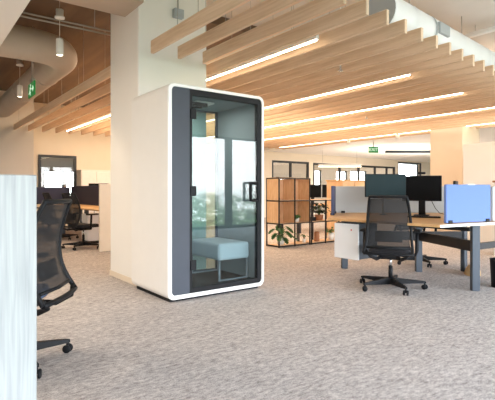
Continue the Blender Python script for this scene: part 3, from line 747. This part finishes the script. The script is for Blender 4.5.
# ------------------------------------------------------------------ world and lights
w = bpy.data.worlds.new('sky_world'); bpy.context.scene.world = w; w.use_nodes = True; nt = w.node_tree; nt.nodes.clear()
out = N(nt, 'ShaderNodeOutputWorld'); bg = N(nt, 'ShaderNodeBackground'); nt.links.new(bg.outputs[0], out.inputs[0])
tc = N(nt, 'ShaderNodeTexCoord'); sp = N(nt, 'ShaderNodeSeparateXYZ'); nt.links.new(tc.outputs['Generated'], sp.inputs[0])
# far town and tree tops below the horizon
mpw = N(nt, 'ShaderNodeMapping'); mpw.inputs['Scale'].default_value = (1, 1, 2.2); nt.links.new(tc.outputs['Generated'], mpw.inputs['Vector'])
vo = N(nt, 'ShaderNodeTexNoise'); vo.inputs['Scale'].default_value = 36; vo.inputs['Detail'].default_value = 8; vo.inputs['Roughness'].default_value = .75
nt.links.new(mpw.outputs[0], vo.inputs['Vector'])
sh = N(nt, 'ShaderNodeMath', operation='MULTIPLY_ADD'); sh.inputs[1].default_value = 2.2; nt.links.new(sp.outputs['Z'], sh.inputs[0])
sh2 = N(nt, 'ShaderNodeMath', operation='ADD'); sh2.inputs[1].default_value = .1; nt.links.new(vo.outputs['Fac'], sh2.inputs[0]); nt.links.new(sh2.outputs[0], sh.inputs[2])
gr = N(nt, 'ShaderNodeValToRGB'); e = gr.color_ramp.elements
e[0].position = .42; e[0].color = (.02, .05, .015, 1); e[1].position = .6; e[1].color = (.85, .88, .9, 1)
k = e.new(.48); k.color = (.06, .14, .04, 1); k = e.new(.53); k.color = (.26, .3, .24, 1)
nt.links.new(sh.outputs[0], gr.inputs['Fac'])
sk = N(nt, 'ShaderNodeValToRGB'); e = sk.color_ramp.elements
e[0].position = 0; e[0].color = (1, .99, .985, 1); e[1].position = .5; e[1].color = (.6, .76, 1, 1)
nt.links.new(sp.outputs['Z'], sk.inputs['Fac'])
st = N(nt, 'ShaderNodeMapRange'); st.inputs['From Min'].default_value = -.012; st.inputs['From Max'].default_value = .004
nt.links.new(sp.outputs['Z'], st.inputs['Value'])
mi = N(nt, 'ShaderNodeMix', data_type='RGBA'); nt.links.new(st.outputs[0], mi.inputs[0]); nt.links.new(gr.outputs[0], mi.inputs[6]); nt.links.new(sk.outputs[0], mi.inputs[7])
hz = N(nt, 'ShaderNodeMapRange'); hz.inputs['From Min'].default_value = -.09; hz.inputs['From Max'].default_value = -.012; hz.inputs['To Max'].default_value = .35
nt.links.new(sp.outputs['Z'], hz.inputs['Value'])
hm = N(nt, 'ShaderNodeMix', data_type='RGBA'); nt.links.new(hz.outputs[0], hm.inputs[0]); nt.links.new(gr.outputs[0], hm.inputs[6]); hm.inputs[7].default_value = (.5, .56, .58, 1)
nt.links.new(hm.outputs[2], mi.inputs[6])
nt.links.new(mi.outputs[2], bg.inputs['Color']); bg.inputs['Strength'].default_value = 14.0

def area(name, loc, sx, sy, energy, col, rot=(0, 0, 0), portal=False):
    L = bpy.data.lights.new(name, 'AREA'); L.shape = 'RECTANGLE'; L.size = sx; L.size_y = sy; L.energy = energy; L.color = col
    if portal: L.cycles.is_portal = True
    o = bpy.data.objects.new(name, L); o.location = loc; o.rotation_euler = rot; C.objects.link(o); return o
area('window_portal', (9, WY-.22, 1.38), 26, 2.75, 1, (1, 1, 1), (PI/2, 0, 0), True)
WARM = (1, .8, .6)
# unseen fill lights added over the entry, left room, open floor and far rooms
area('fill_light_entry', (-1.2, 5.2, 2.88), 1.2, 1.2, 90, (1, .86, .7))  # added fill, brightens the booth side and the column's left face
area('duct_fill_light', (8.0, 1.7, 3.05), 9, .25, 38, (1, .98, .95), (PI/2+.35, 0, 0))  # added out of view to whiten the upper right duct
area('fill_light_left', (4.6, 10.5, 3.6), 3, 4, 200, (1, .74, .48))  # added fill that warms the left room and its floor
area('fill_light_middle', (7.5, 9.0, 3.7), 6, 5, 210, (1, .78, .56))  # added fill for the open floor beyond the shelves
area('fill_light_far', (16, 10, 2.7), 5, 5, 180, (1, .88, .74))  # added fill below the far gypsum ceiling, no fixture modelled
area('fill_light_room', (20, 16.5, 3.6), 14, 2, 200, (1, .8, .6))  # added to keep the rooms behind the far glazing from going black
area('fill_light_right', (10.0, 5.2, 3.7), 2, 3, 55, (1, .86, .72))  # added fill near the second pillar
area('fill_light_gypsum', (16, 10.4, 1.6), 4, 2, 120, (1, .9, .78), (PI, 0, 0))  # added upward fill that brightens the far gypsum ceiling
area('fill_light_small_room', (5, 16.5, 3.6), 3, 2, 14, (1, .86, .7))  # added weak fill for the room behind the left far window

# ------------------------------------------------------------------ camera
cam = bpy.data.cameras.new('camera'); co = bpy.data.objects.new('camera', cam); C.objects.link(co)
co.location = (0, 0, 1.14); co.rotation_euler = (PI/2, 0, math.radians(-37.2))
cam.sensor_width = 36; cam.lens = 450/495*36; cam.shift_y = -10/495; cam.clip_start = .05; cam.clip_end = 200
sc = bpy.context.scene; sc.camera = co
sc.view_settings.view_transform = 'Standard'; sc.view_settings.exposure = .27
sc.cycles.max_bounces = 8; sc.cycles.diffuse_bounces = 5; sc.cycles.transparent_max_bounces = 16; sc.cycles.sample_clamp_indirect = 8
